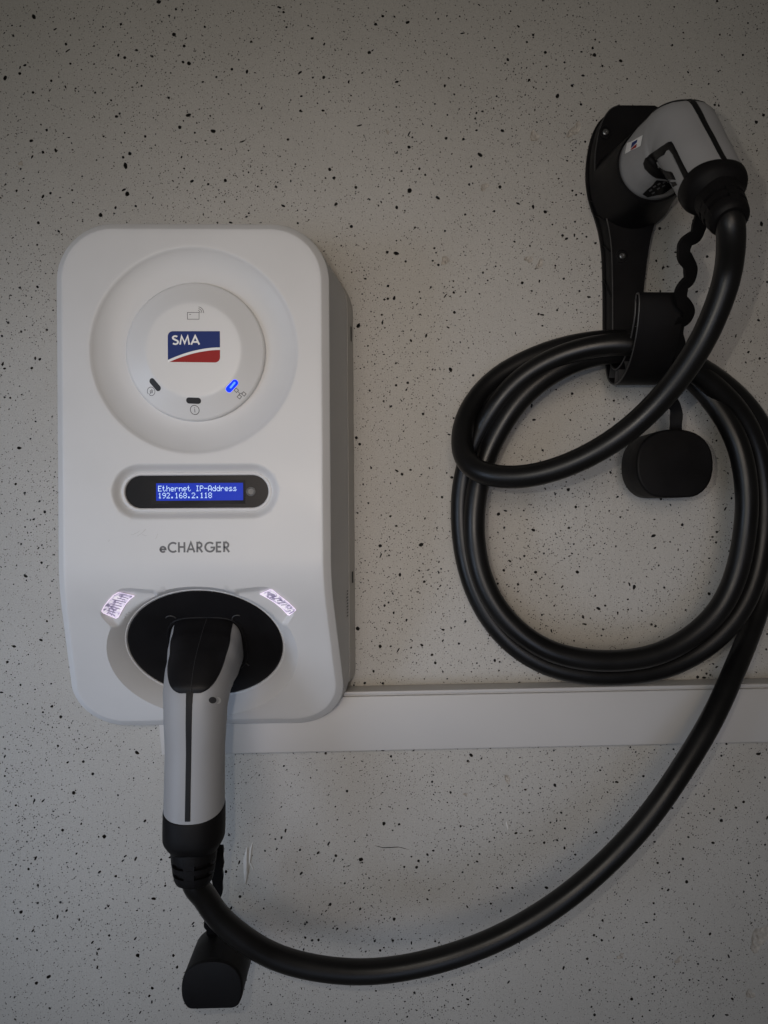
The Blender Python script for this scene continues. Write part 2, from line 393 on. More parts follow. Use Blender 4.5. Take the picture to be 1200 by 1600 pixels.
def build_wall():
    H = 1500.0
    pts = [Vector((-H, -H)), Vector((H, -H)), Vector((H, H)), Vector((-H, H))]
    edges = [(0, 1), (1, 2), (2, 3), (3, 0)]; owner = [-1] * 4; rings = []
    for k, (x, v, r, st, an, kind) in enumerate(holes):
        n = (9 if r > .9 else 6) if kind == 0 else (26 if kind == 1 else 12)
        f1, f2 = random.uniform(0, 6), random.uniform(0, 6)
        b = len(pts); ring = []
        c, s = math.cos(math.radians(an)), math.sin(math.radians(an))
        for i in range(n):
            a = 2 * math.pi * i / n
            q = r * (random.uniform(.84, 1.14) if kind == 0 else (1 + .24 * math.sin(2 * a + f1) + .17 * math.sin(3 * a + f2) + random.uniform(-.07, .07)) if kind == 1 else random.uniform(.8, 1.1))
            ex, ey = q * st * math.cos(a), q / math.sqrt(st if kind != 2 else 1) * math.sin(a)
            if kind == 2: ey *= .8; ey += .9 * math.sin(ex * .25)
            p = Vector((x + ex * c - ey * s, v + ex * s + ey * c)); pts.append(p); owner.append(k); ring.append(b + i)
        edges += [(ring[i], ring[(i + 1) % n]) for i in range(n)]
        rings.append(ring)
    r = delaunay_2d_cdt(pts, edges, [], 0, 1e-6)
    own = [owner[o[0]] if o else -1 for o in r[3]]
    def cut(t):
        k = own[t[0]]
        if k < 0 or own[t[1]] != k or own[t[2]] != k: return False
        if holes[k][5] == 0: return True
        c = (r[0][t[0]] + r[0][t[1]] + r[0][t[2]]) / 3
        return inside([tuple(pts[i]) for i in rings[k]], c[0], c[1])
    tris = [t for t in r[2] if not cut(t)]
    V = [(p[0], p[1], 0.0) for p in r[0]]; Fc = [tuple(t) for t in tris]
    b = len(V)   # the slab behind
    V += [(-H, -H, 0.), (H, -H, 0.), (H, H, 0.), (-H, H, 0.), (-H, -H, -150.), (H, -H, -150.), (H, H, -150.), (-H, H, -150.)]
    for i in range(4): Fc.append((b + i, b + (i + 1) % 4, b + 4 + (i + 1) % 4, b + 4 + i))
    Fc.append((b + 4, b + 5, b + 6, b + 7))
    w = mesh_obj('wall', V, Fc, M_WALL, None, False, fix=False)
    w['kind'] = 'structure'
    PV = []; PF = []
    for k, ring in enumerate(rings):
        kind = holes[k][5]; x, v, rr = holes[k][:3]
        if kind == 1:
            P2 = [tuple(pts[i]) for i in ring]
            P, T = fill(P2, rr * .28)
            n = len(P2)
            dep = lambda p: -min(1.3, .25 + .55 * max(0, -sd_poly(P2, *p))) * random.uniform(.35, 1.3)
            CV = []
            for p in P:
                e = sd_poly(P2, *p)
                CV.append((p[0], p[1], 0.05 if e > -1e-3 else dep(p)))
            o = mesh_obj('chip', CV, T, M_CHIP, w, False, fix=False); face_out(o)
            continue
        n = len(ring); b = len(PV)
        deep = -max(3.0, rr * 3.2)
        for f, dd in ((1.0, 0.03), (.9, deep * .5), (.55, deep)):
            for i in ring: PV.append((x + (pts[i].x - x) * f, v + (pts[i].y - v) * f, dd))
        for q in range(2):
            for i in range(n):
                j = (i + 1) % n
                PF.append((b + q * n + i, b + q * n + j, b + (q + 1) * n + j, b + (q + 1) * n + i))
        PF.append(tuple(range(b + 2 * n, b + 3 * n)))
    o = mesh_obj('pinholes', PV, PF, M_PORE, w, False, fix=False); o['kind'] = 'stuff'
    # a smeared lens of filler left standing proud of the paint
    for px, py, L_, wd, an, hh in ((385, 1352, 18, 2.8, 84, 2.2), (391, 1338, 14, 1.5, 76, 1.2), (393, 1352, 6, 1.0, 100, .7), (793, 1290, 4.2, 1.4, 85, .9)):
        cx, cv = at(px, py, 0); c, s = math.cos(math.radians(an)), math.sin(math.radians(an)); rg = []
        for i in range(17):
            t = -1 + 2 * i / 16; w_ = wd * max(.04, (1 - t * t)) * random.uniform(.85, 1.15); hgt = hh * (1 - t * t) ** .6
            row = []
            for j in range(7):
                q = -1 + 2 * j / 6
                ex = L_ * t; ey = w_ * q + .8 * math.sin(t * 2.2)
                row.append((cx + ex * c - ey * s, cv + ex * s + ey * c, -.1 + hgt * (1 - q * q) * random.uniform(.8, 1.1)))
            rg.append(row)
        V, Fc = loft(rg, False, False, False)
        face_out(mesh_obj('filler_ridge', V, Fc, M_PAINT, w, True, fix=False))
    return w
wall = build_wall()

# ------------------------------------------------------------------ cable trunking
def slope_box(x0, x1, y0, y1, d0, d1, tilt, x_end=0, bev=1.0):
    """a bar running along x, rising by tilt, with rounded front edges; x_end shifts the lower corner of its free end"""
    prof = [(y0, d0), (y0, d1 - bev)] + [(y0 + bev * (1 - math.cos(a)), d1 - bev + bev * math.sin(a)) for a in (.5, 1.05, 1.57)] + \
           [(y1 - bev * (1 - math.sin(a)), d1 - bev + bev * math.cos(a)) for a in (0.0, .5, 1.05, 1.57)] + [(y1, d0)]
    rg = []
    for x in (x0, x1):
        rg.append([(x + (x_end * (y1 - y) / (y1 - y0) if x == x0 else 0), y + tilt * (x - x0), d) for y, d in prof])
    return loft(rg)
tr = thing('cable_trunking', 'long white plastic cable trunking running level along the wall under the charger', 'trunking')
X0, VB = at(248, 1179, 24); tl = .006
V, Fc = slope_box(X0, 900, VB + .5, VB + 49.5, 0.3, 21.5, tl, 3)
mesh_obj('base_channel', V, Fc, M_DUCT, tr, True, 30)
V, Fc = slope_box(X0 - 1.2, 900, VB - .8, VB + 46.2, 8, 24.2, tl, 4.0, 1.2)
mesh_obj('cover', V, Fc, M_DUCT, tr, True, 30)
V, Fc = slope_box(X0 - 1.6, 900, VB + 47.2, VB + 50.2, 6, 23.6, tl, 0, .9)
mesh_obj('cover_lip', V, Fc, M_DUCT, tr, True, 30)

# ------------------------------------------------------------------ the charger
AX = -129.6; HW = 103.5; VT, VBOT = 220.5, -178.0; DR = .185; SPLIT = 27.0; CH = 5.4
def Fp(v):                                # depth of the front along the height: flat, then sweeping back to the wall
    a, b, s = -34.0, -74.0, .47
    if v >= a: return 95.0
    if v <= b: return 95.0 - s * (a - b) / 2 - s * (b - v)
    return 95.0 - s * (a - v) ** 2 / (2 * (a - b))
def widen(d): return 1 + DR * (88.0 - d) / HW
def outline(inset, step=3.0):
    """rounded outline; top corners 44 mm, bottom corners 38 mm"""
    P = []
    x1 = HW - inset; t = VT - inset; b = VBOT + inset; rt = 44 - inset; rb = 40 - inset
    def line(p, q):
        n = max(1, int(math.hypot(q[0] - p[0], q[1] - p[1]) / step))
        return [(p[0] + (q[0] - p[0]) * i / n, p[1] + (q[1] - p[1]) * i / n) for i in range(n)]
    P += line((-x1 + rt, t), (x1 - rt, t)); P += arc(x1 - rt, t - rt, rt, rt, 90, 0, 22)[:-1]
    P += line((x1, t - rt), (x1, b + rb)); P += arc(x1 - rb, b + rb, rb, rb, 0, -90, 22)[:-1]
    P += line((x1 - rb, b), (-x1 + rb, b)); P += arc(-x1 + rb, b + rb, rb, rb, -90, -180, 22)[:-1]
    P += line((-x1, b + rb), (-x1, t - rt)); P += arc(-x1 + rt, t - rt, rt, rt, 180, 90, 22)[:-1]
    return P
def bulge(x, v): return 2.2 * (1 - ((v - 20) / 200.0) ** 2) * 0   # keep the sides straight
OUT0 = outline(0)
NO = len(OUT0)
def ring_at(inset, drop):
    """ring of the front edge, inset mm inside the outline and drop mm below the front"""
    P = outline(0); R = []
    for i, (x, v) in enumerate(P):
        xa, va = P[i - 1]; xb, vb = P[(i + 1) % NO]
        t = Vector((xb - xa, vb - va)).normalized(); nrm = Vector((-t.y, t.x))    # outward for a clockwise outline
        q = Vector((x, v)) - nrm * inset
        f = max(SPLIT + .5 + max(0, 7.6 - drop) * .6, Fp(q.y) - drop)
        fo = max(SPLIT + .5, Fp(q.y) - CH)
        R.append((AX + q.x * widen(fo), q.y, f))
    return R
charger = thing('wall_charger', 'white wall mounted car charging box with round dial, small lit screen and black socket', 'charger')

# feature positions
DCX, DCV = at(305, 549, 91)               # dial centre
PX_, PV_ = at(306, 768, 93)               # display centre
SV, SD, SSL = -106.5, 57.5, .60           # socket disc centre height, depth, slope
def disc_d(v): return SD + SSL * (v - SV)
EARS = []
ear_px = [(157,958),(163,949),(186,923),(195,918),(210,917),(246,920),(262,935),(235,985),(178,993),(166,976),(158,965)]
ear = [at(px, py, 84) for px, py in ear_px]
EARS.append(ear); EARS.append([(2 * AX - x, v) for x, v in ear])
def sd_stadium(x, v, cx, cv, hl, r):
    dx = max(0, abs(x - cx) - hl); return math.hypot(dx, v - cv) - r
def Hface(x, v):
    F = Fp(v); h = F
    r = math.hypot(x - DCX, v - DCV)
    if r < 80:
        t = min(1, (79 - r) / 25.0)
        if t > 0:
            q = 1 - (1 - t) ** 2
            h = F - 8.2 * q * (sstep(0, .12, t) if t < .12 else 1)
    s = sd_stadium(x, v, PX_, PV_, 42, 21)
    if s < 0:
        h = F - 5.0 * sstep(0, 6.6, -s) ** .8
        if s < -8.2: h = F - 8.6
    if v < -40:
        for e in EARS:
            sd = sd_poly(e, x, v)
            if sd < 0: h = min(h, F - 4.2 * min(1, -sd / 4.0))
        q1 = math.hypot((x - AX) / 62.5, (v - SV) / 47.5); q2 = math.hypot((x - AX) / 75.0, (v + 112.0) / 56.5)
        if q1 <= 1: h = min(h, disc_d(v) - 1.5)
        elif q2 < 1:
            t = (q1 - 1) / ((q1 - 1) + (1 - q2))
            h = min(h, (disc_d(v) - 1.2) * (1 - t) + F * t)
    return h
def build_housing():
    rings = [[(AX + x * widen(SPLIT), v * 1.0, SPLIT) for x, v in OUT0]]
    prof = [(0, CH + .6), (.1, CH - .1), (.45, CH - .7), (.9, CH - 1.2), (5.2, .75), (5.7, .35), (6.3, .1), (7.0, 0.0)]
    for ins, dr in prof: rings.append(ring_at(ins, dr))
    V, Fc = loft(rings, False, False)
    inner = rings[-1]
    poly = [(p[0], p[1]) for p in inner]
    extra = []
    def add(P): extra.extend(P)
    for r in (81, 79, 78, 76.5, 75, 73, 70, 67, 64, 60, 56, 54.5): add([(DCX + r * math.cos(a * math.pi / 72), DCV + r * math.sin(a * math.pi / 72)) for a in range(144)])
    for o in (.8, 0, -1.2, -2.6, -4, -5.4, -6.6, -7.7, -8.6):
        R = 21 + o; n = 18
        P = arc(PX_ + 42, PV_, R, R, -90, 90, n) + arc(PX_ - 42, PV_, R, R, 90, 270, n)
        for i in range(1, 28):
            x = PX_ - 42 + 84 * i / 28; P += [(x, PV_ + R), (x, PV_ - R)]
        add(P)
    for q in (.97, 1.0, 1.005): add([(AX + 62.5 * q * math.cos(a * math.pi / 80), SV + 47.5 * q * math.sin(a * math.pi / 80)) for a in range(160)])
    for f in (.12, .25, .4, .55, .7, .85, .95, 1.0, 1.03):
        rx, rv, c = 62.5 + 12.5 * f, 47.5 + 9 * f, SV + (-112.0 - SV) * f
        add([(AX + rx * math.cos(a * math.pi / 80), c + rv * math.sin(a * math.pi / 80)) for a in range(160)])
    for e in EARS:
        n = len(e); cx = sum(p[0] for p in e) / n; cv = sum(p[1] for p in e) / n
        for f in (1.04, 1.0, .93, .86, .78, .7):
            for i in range(n):
                a, b = e[i], e[(i + 1) % n]; m = max(2, int(math.hypot(a[0] - b[0], a[1] - b[1]) / 1.6))
                for j in range(m):
                    t = j / m; x = a[0] + (b[0] - a[0]) * t; v = a[1] + (b[1] - a[1]) * t
                    add([(cx + (x - cx) * f, cv + (v - cv) * f)])
    lim = [p for p in extra if inside(poly, *p) and sd_poly(poly, *p) < -1.0]
    # thin out points that lie too close together
    grid = {}; keep = []
    for p in lim:
        k = (int(p[0] / .55), int(p[1] / .55))
        if any((k[0] + i, k[1] + j) in grid and math.hypot(p[0] - grid[(k[0] + i, k[1] + j)][0], p[1] - grid[(k[0] + i, k[1] + j)][1]) < .5 for i in (-1, 0, 1) for j in (-1, 0, 1)): continue
        grid[k] = p; keep.append(p)
    g2 = {}
    for p in keep: g2.setdefault((int(p[0] // 3), int(p[1] // 3)), []).append(p)
    v = VBOT + 2; k = 0
    while v < VT:
        x = AX - 125 + (1.6 if k % 2 else 0)
        while x < AX + 125:
            c = (int(x // 3), int(v // 3))
            near = any(math.hypot(q[0] - x, q[1] - v) < 1.7 for i in (-1, 0, 1) for j in (-1, 0, 1) for q in g2.get((c[0] + i, c[1] + j), ()))
            if not near and inside(poly, x, v) and sd_poly(poly, x, v) < -1.6: keep.append((x, v))
            x += 3.2
        v += 2.9; k += 1
    P, T = fill(poly, None, keep)
    base = len(V)
    V = list(V) + [(p[0], p[1], Hface(p[0], p[1])) for p in P]
    Fc = list(Fc) + [tuple(base + i for i in t) for t in T]
    me_v = [W(*p) for p in V]
    me = bpy.data.meshes.new('housing'); me.from_pydata(me_v, [], Fc)
    bm = bmesh.new(); bm.from_mesh(me)
    bmesh.ops.remove_doubles(bm, verts=bm.verts, dist=2e-5)
    bmesh.ops.recalc_face_normals(bm, faces=bm.faces)
    bm.to_mesh(me); bm.free()
    for p in me.polygons: p.use_smooth = True
    me.set_sharp_from_angle(angle=math.radians(38))
    me.materials.append(M_WHITE)
    o = bpy.data.objects.new('housing', me); COL.objects.link(o); o.parent = charger
    # outward check
    top = max(me.polygons, key=lambda p: p.area)
    s = sum(p.normal.y * p.area for p in me.polygons)
    if s > 0: me.flip_normals()
    return o
housing = build_housing()

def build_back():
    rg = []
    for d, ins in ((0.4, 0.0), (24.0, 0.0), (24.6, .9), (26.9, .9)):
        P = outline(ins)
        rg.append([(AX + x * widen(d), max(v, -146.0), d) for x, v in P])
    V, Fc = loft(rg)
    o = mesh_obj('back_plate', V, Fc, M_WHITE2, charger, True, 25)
    # dark slot and worn rating label on the right flank
    def flank(v, d, off): return (AX + HW * widen(d) + off, v, d)
    for v0, v1, d0, d1, m, n in ((150, 163, 8, 12, M_BLACK, 'flank_slot'), (-62, -52, 8, 14, M_BLACK, 'flank_slot')):
        V = [flank(v0, d0, .25), flank(v1, d0, .25), flank(v1, d1, .25), flank(v0, d1, .25)]
        mesh_obj(n, V, [(0, 1, 2, 3)], m, o, False)
    lines = []
    for i in range(9):
        v = -66 - i * 2.6
        V = [flank(v, 30, .2), flank(v - 1.3, 30, .2), flank(v - 1.3, 37.5 - random.random() * 3, .2), flank(v, 37.5 - random.random() * 3, .2)]
        mesh_obj('label_line', V, [(0, 1, 2, 3)], M_LETTER, o, False)
    return o
build_back()

# ---- the round dial with logo, lamps and pictograms
def Kd(r):
    if r <= 34: return 97.0
    if r <= 37.5: t = (r - 34) / 3.5; return 97.0 - .7 * t * t
    if r <= 50.8: return 96.3 - (r - 37.5) * .40
    t = min(1, (r - 50.8) / 2.0); return 90.98 - 1.4 * t * t - .4 * t
def hdial(x, v): return Kd(math.hypot(x - DCX, v - DCV))
rr = [0.01, 12, 24, 32, 34, 34.8, 35.6, 36.5, 37.5, 40, 44, 48, 50.8, 51.4, 52.0, 52.5, 52.8]
rg = [[(DCX + r * math.cos(a * math.pi / 64), DCV + r * math.sin(a * math.pi / 64), Kd(r)) for a in range(128)] for r in rr]
rg.append([(DCX + 52.9 * math.cos(a * math.pi / 64), DCV + 52.9 * math.sin(a * math.pi / 64), 84) for a in range(128)])
V, Fc = loft(rg, True, False)
dial = mesh_obj('status_dial', V, Fc, M_DIAL, charger, True, 50)
def dpx(px, py, d=94.0): return at(px, py, d)
# logo plate
lx0, lv1 = at(262, 517.5, 97); lx1, lv0 = at(344, 566.5, 97)
lw, lh = lx1 - lx0, lv1 - lv0
def LP(u, w): return (lx0 + u * lw, lv1 - w * lh)        # u right, w down, both 0..1
cr = .10
curve = lambda u, w0, w1: w0 + (w1 - w0) * (1 - (1 - u) ** 1.9)
blue = [LP(cr * (1 - math.sin(a)) , cr * 1.65 * (1 - math.cos(a))) for a in [i * math.pi / 12 for i in range(7)]][::-1]
blue = [LP(0, .165)] + [LP(cr * (1 - math.cos(a)), .165 * (1 - math.sin(a))) for a in [i * math.pi / 12 for i in range(1, 7)]] + [LP(1, 0), LP(1, .515)] + [LP(1 - i / 14, curve(1 - i / 14, .915, .515)) for i in range(1, 15)]
white = [LP(i / 14, curve(i / 14, .922, .522)) for i in range(15)] + [LP(1 - i / 14, curve(1 - i / 14, .995, .592)) for i in range(15)]
red = [LP(.03 + .97 * i / 14, curve(.03 + .97 * i / 14, 1.0, .60)) for i in range(15)] + [LP(1, .83)] + [LP(1 - .10 * (1 - math.cos(a)), .83 + .17 * math.sin(a)) for a in [i * math.pi / 12 for i in range(1, 7)]]
patch('logo_blue_field', blue, hdial, .10, M_BLUE, dial, 3)
patch('logo_white_sweep', white, hdial, .10, M_LOGOW, dial)
patch('logo_red_field', red, hdial, .10, M_RED, dial, 3)
# geometric sans-serif strokes in a unit box
GLY = {
 'S': (.52, [arc(.26, .765, .20, .185, 35, 262, 14) + arc(.26, .285, .22, .225, 88, -145, 16)]),
 'M': (.88, [[(.06, .0), (.19, .96), (.44, .16), (.69, .96), (.82, .0)]]),
 'A': (.72, [[(.03, 0), (.36, .97), (.69, 0)], [(.15, .30), (.57, .30)]]),
 'e': (.60, [[(.06, .31), (.53, .31)] + arc(.30, .31, .235, .25, 0, 318, 22)]),
 'C': (.80, [arc(.50, .5, .42, .44, 48, 312, 24)]),
 'H': (.70, [[(.10, 0), (.10, 1)], [(.60, 0), (.60, 1)], [(.10, .53), (.60, .53)]]),
 'R': (.62, [[(.10, 0), (.10, .94), (.26, .94)] + arc(.26, .70, .23, .24, 90, -90, 14) + [(.10, .46)], [(.26, .46), (.56, 0)]]),
 'G': (.90, [arc(.50, .5, .42, .44, 45, 340, 26) + [(.90, .46), (.56, .46)]]),
 'E': (.54, [[(.50, .94), (.10, .94), (.10, .06), (.50, .06)], [(.10, .52), (.47, .52)]]),
}
def lettering(name, text, x0, v0, width, height, stroke, h, off, m, parent, gap=.12):
    tw = sum(GLY[c][0] for c in text) + gap * (len(text) - 1)
    sx = width / tw; x = x0; lines = []
    for c in text:
        w, st = GLY[c]
        for s in st: lines.append([(x + p[0] * sx, v0 + p[1] * height) for p in s])
        x += (w + gap) * sx
    return ribbons(name, lines, stroke, h, off, m, parent)
sx0, sv0 = LP(.085, .43)
lettering('logo_lettering', 'SMA', sx0, sv0, lw * .525, lh * .285, 1.30, hdial, .22, M_LOGOW, dial, .07)
# lamps
def lampslot(px, py, ang, m, name):
    x, v = at(px, py, 93)
    return patch(name, stadium(x, v, 5.6, 2.2, ang), hdial, .12, m, dial, 1.4), x, v
lampslot(244, 602, -50, M_INK, 'status_lamp'); lampslot(304, 627, -2, M_INK, 'status_lamp')
o, x, v = lampslot(363.5, 604, 47, M_LED, 'status_lamp'); o['label'] = 'status lamp lit bright blue'
patch('lamp_glint', stadium(x + .5, v + .6, 3.0, .65, 50), hdial, .20, M_LEDC, dial, .8)
# pictograms
def P4(lst, d=94.0): return [at(px, py, d) for px, py in lst]
card = P4([(294.5, 490), (312.5, 490), (312.5, 500.5), (294.5, 500.5), (294.5, 490)])
waves = [P4([(310.5 + r * math.cos(math.radians(a)), 490.5 - r * math.sin(math.radians(a))) for a in range(-2, 84, 12)]) for r in (3.6, 6.4, 9.2)]
ribbons('card_pictogram', [card] + waves + [P4([(297.2, 493.2), (300, 493.2)])], .36, hdial, .08, M_INK, dial)
cx, cv = at(305, 641, 92)
ribbons('information_pictogram', [arc(cx, cv, 3.3, 3.3, 0, 360, 24)[:-1] + [arc(cx, cv, 3.3, 3.3, 0, 360, 24)[0]], [(cx, cv - 1.8), (cx, cv + .6)], [(cx, cv + 1.2), (cx, cv + 1.8)]], .42, hdial, .08, M_INK, dial)
cx, cv = at(237, 612, 92)
ribbons('plug_pictogram', [arc(cx, cv, 3.1, 3.1, -120, 215, 24), [(cx - 1.6, cv - 2.4), (cx - .2, cv - .6)], arc(cx + .3, cv, 1.1, 1.1, 150, 330, 8), [(cx - .6, cv + .6), (cx + 1.3, cv - .5)], [(cx + .2, cv + .6), (cx + .9, cv + 1.6)], [(cx + 1.0, cv + .1), (cx + 1.7, cv + 1.0)]], .34, hdial, .08, M_INK, dial)
def sq(px, py, r, an):
    c = at(px, py, 92); P = [(c[0] + r * 1.41 * math.cos(math.radians(an + 45 + 90 * i)), c[1] + r * 1.41 * math.sin(math.radians(an + 45 + 90 * i))) for i in range(4)]
    return P + [P[0]]
ribbons('network_pictogram', [sq(370, 610.5, 1.15, -40), sq(381, 615.5, 1.15, -40), sq(374, 620, 1.15, -40), P4([(372.5, 612.5), (375, 615.2), (379, 614)], 92), P4([(375, 615.2), (374, 618)], 92)], .36, hdial, .08, M_INK, dial)

# ---- display window
hwin = lambda x, v: 88.2
win = patch('display_window', stadium(PX_, PV_ , 54.2, 12.3, 0, 16), hwin, .0, M_GLASS, charger, 6, 2.0)
# raised rim around the window
rgm = []
for ins, d in ((0, 86.0), (0, 89.6), (.35, 90.15), (1.0, 90.4), (2.4, 90.35), (3.0, 89.5)):
    rgm.append([(x, v, d) for x, v in stadium(PX_, PV_, 54.3 + ins, 12.4 + ins, 0, 20)])
V, Fc = loft(rgm, False, False); mesh_obj('window_rim', V, Fc, M_WHITE, win, True, 60)
sx0, sv1 = at(244, 755.2, 88.4); sx1, sv0 = at(380, 781.6, 88.4)
rect = lambda a, b, c, d: [(a, b), (c, b), (c, d), (a, d)]
patch('screen_frame', rect(sx0 - 4.2, sv0 - 2.6, sx1 + 1.6, sv1 + 2.0), hwin, .25, M_BLACK, win, None, .3, False)
patch('screen', rect(sx0, sv0, sx1, sv1), hwin, .45, M_SCREEN, win, None, .1, False)
FONT = {'E': '11111 10000 10000 11110 10000 10000 11111', 't': '01000 01000 11100 01000 01000 01001 00110', 'h': '10000 10000 10110 11001 10001 10001 10001',
 'e': '00000 00000 01110 10001 11111 10000 01110', 'r': '00000 00000 10110 11001 10000 10000 10000', 'n': '00000 00000 10110 11001 10001 10001 10001',
 'I': '01110 00100 00100 00100 00100 00100 01110', 'P': '11110 10001 10001 11110 10000 10000 10000', '-': '00000 00000 00000 11111 00000 00000 00000',
 'A': '01110 10001 10001 10001 11111 10001 10001', 'd': '00001 00001 01101 10011 10001 10001 01111', 's': '00000 00000 01110 10000 01110 00001 11110',
 '1': '00100 01100 00100 00100 00100 00100 01110', '9': '01110 10001 10001 01111 00001 00010 01100', '2': '01110 10001 00001 00010 00100 01000 11111',
 '.': '00000 00000 00000 00000 00000 01100 01100', '6': '00110 01000 10000 11110 10001 10001 01110', '8': '01110 10001 10001 01110 10001 10001 01110'}
def lcd(text, px0, py0, px1, py1, name):
    ax, av = at(px0, py0, 88.7); bx, bv = at(px1, py1, 88.7)
    cw = (bx - ax) / len(text); dx = cw / 5.9; dy = (av - bv) / 7.0; V = []; Fc = []
    for k, c in enumerate(text):
        if c == ' ': continue
        for r, row in enumerate(FONT[c].split()):
            for q, bit in enumerate(row):
                if bit == '1':
                    x = ax + k * cw + q * dx; v = av - r * dy; b = len(V); g = .07
                    V += [(x + g * dx, v - dy + g * dy, 88.75), (x + dx - g * dx, v - dy + g * dy, 88.75), (x + dx - g * dx, v - g * dy, 88.75), (x + g * dx, v - g * dy, 88.75)]
                    Fc.append((b, b + 1, b + 2, b + 3))
    face_out(mesh_obj(name, V, Fc, M_DOT, win, False, fix=False))
lcd('Ethernet IP-Address', 247, 759.0, 370.8, 767.2, 'screen_lettering')
lcd('192.168.2.118', 247, 770.0, 332.2, 778.2, 'screen_lettering')
cx, cv = at(392, 768, 88.4)
rg = [[(cx + r * math.cos(a * math.pi / 12), cv + r * math.sin(a * math.pi / 12), d) for a in range(24)] for r, d in ((3.6, 88.25), (3.5, 88.6), (2.6, 88.8), (2.3, 88.5), (.1, 88.45))]
V, Fc = loft(rg, False, True); sn = mesh_obj('window_screw', V, Fc, mat('dull_screw', (.10, .10, .10), .35, spec=.3), win, True, 30)
# ---- printed name
ex0, ev0 = at(249.5, 863.5, 95); ex1, ev1 = at(359, 846.5, 95)
lettering('name_lettering', 'eCHARGER', ex0, ev0, ex1 - ex0, ev1 - ev0, 1.45, Hface, .10, M_LETTER, charger, .12)
# rub marks left by something dark
for px0, py0, px1, py1 in ((204, 836, 212, 833), (210, 834, 218, 829), (214, 838, 228, 827), (224, 830, 227, 826), (243, 842, 246, 834), (169, 846, 171, 843), (222, 835, 229, 837)):
    a, b = at(px0, py0, 95), at(px1, py1, 95)
    ribbons('scuff_mark', [[a, ((a[0] + b[0]) / 2 + .3, (a[1] + b[1]) / 2 - .3), b]], .22, Hface, .06, mat('scuff', (.42, .41, .40), .6), charger)

# ---- socket: black cover disc with a collar for the plug
def build_socket():
    rg = []
    n = 120
    for f, off in ((.995, -2.0), (.995, -.2), (.985, .35), (.965, .55), (.6, .6), (.3, .6)):
        rg.append([(AX + 62.2 * f * math.cos(2 * math.pi * a / n), SV + 47.2 * f * math.sin(2 * math.pi * a / n), disc_d(SV + 47.2 * f * math.sin(2 * math.pi * a / n)) + off) for a in range(n)])
    V, Fc = loft(rg, False, True)
    o = mesh_obj('socket_cover', V, Fc, M_BLACK, charger, True, 40)
    # thin white lip standing round the disc
    P = []
    for a in range(122):
        q = 2 * math.pi * a / 120; v = SV + 48.3 * math.sin(q)
        P.append(Vector((AX + 63.4 * math.cos(q), v, disc_d(v) - .6)))
    V, Fc = loft(sweep(P, circle(.95, 8), (0, 0, 1))); mesh_obj('socket_lip', V, Fc, M_WHITE, o, True)
    # three moulded half moons
    for px, py, a0, a1 in ((268, 968, 20, 150), (372, 967, 60, 200), (381, 1042, 20, 130)):
        x, v = at(px, py, disc_d(-85) if py < 1000 else disc_d(-125))
        ring = arc(x, v, 4.4, 3.4, a0, a1, 12)
        P = [Vector((p[0], p[1], disc_d(p[1]) + .7)) for p in ring]
        rgs = sweep(P, circle(.45, 6)); V, Fc = loft(rgs)
        mesh_obj('moulded_mark', V, Fc, M_EDGE, o, True)
    # raised lip round the opening
    P = []
    for i in range(64):
        a = 2 * math.pi * i / 64; e = 2 / 3.4
        x = AX + SXO + 30.5 * math.copysign(abs(math.sin(a)) ** e, math.sin(a)); v = SV + 24.6 * math.copysign(abs(math.cos(a)) ** e, math.cos(a))
        P.append(Vector((x, v, disc_d(v) + .6)))
    P.append(P[0]); P.append(P[1])
    V, Fc = loft(sweep(P, circle(1.1, 8), (0, 0, 1)))
    mesh_obj('opening_lip', V, Fc, M_BLACK, o, True)
    return o
SXO = at(325, 1003, 57)[0] - AX
socket = build_socket()
# ---- the two lit lenses
strip_px = [[(191.5, 923.5), (213, 930), (206, 935), (198, 943), (190, 954), (183, 965), (179, 967), (163, 957.5), (162, 954), (168, 945), (176, 936), (184, 928)],
            [(424, 919.5), (428, 919.5), (438, 928), (450, 938), (460, 948), (463, 952), (452, 961.5), (449, 961), (440, 950), (430, 941), (420, 934), (408, 927)]]
for P in strip_px:
    poly = [at(px, py, 82) for px, py in P]
    o = patch('light_lens', poly, Hface, .9, M_LENS, charger, 1.6, 1.5)
    ribbons('lens_edge', [poly + [poly[0]]], .55, Hface, .98, M_LENS_EDGE, o)
    n = len(P); top = poly[0]
    # cross ribs from the outer to the inner long edge
    if P[0][0] < 300: A = [poly[11], poly[10], poly[9], poly[8]]; B = [poly[2], poly[3], poly[4], poly[5]]
    else: A = [poly[2], poly[3], poly[4], poly[5]]; B = [poly[10], poly[9], poly[8], poly[7]]
    rib = []
    for i in range(9):
        t = i / 8 * 3; k = min(2, int(t)); f = t - k
        a = (A[k][0] + (A[k + 1][0] - A[k][0]) * f, A[k][1] + (A[k + 1][1] - A[k][1]) * f)
        b = (B[k][0] + (B[k + 1][0] - B[k][0]) * f, B[k][1] + (B[k + 1][1] - B[k][1]) * f)
        f0, f1 = random.uniform(.06, .3), random.uniform(.6, .94)
        rib.append([(a[0] + (b[0] - a[0]) * f0, a[1] + (b[1] - a[1]) * f0), (a[0] + (b[0] - a[0]) * f1, a[1] + (b[1] - a[1]) * f1)])
    ribbons('lens_rib', rib, .55, Hface, 1.05, M_LENS_RIB, o)

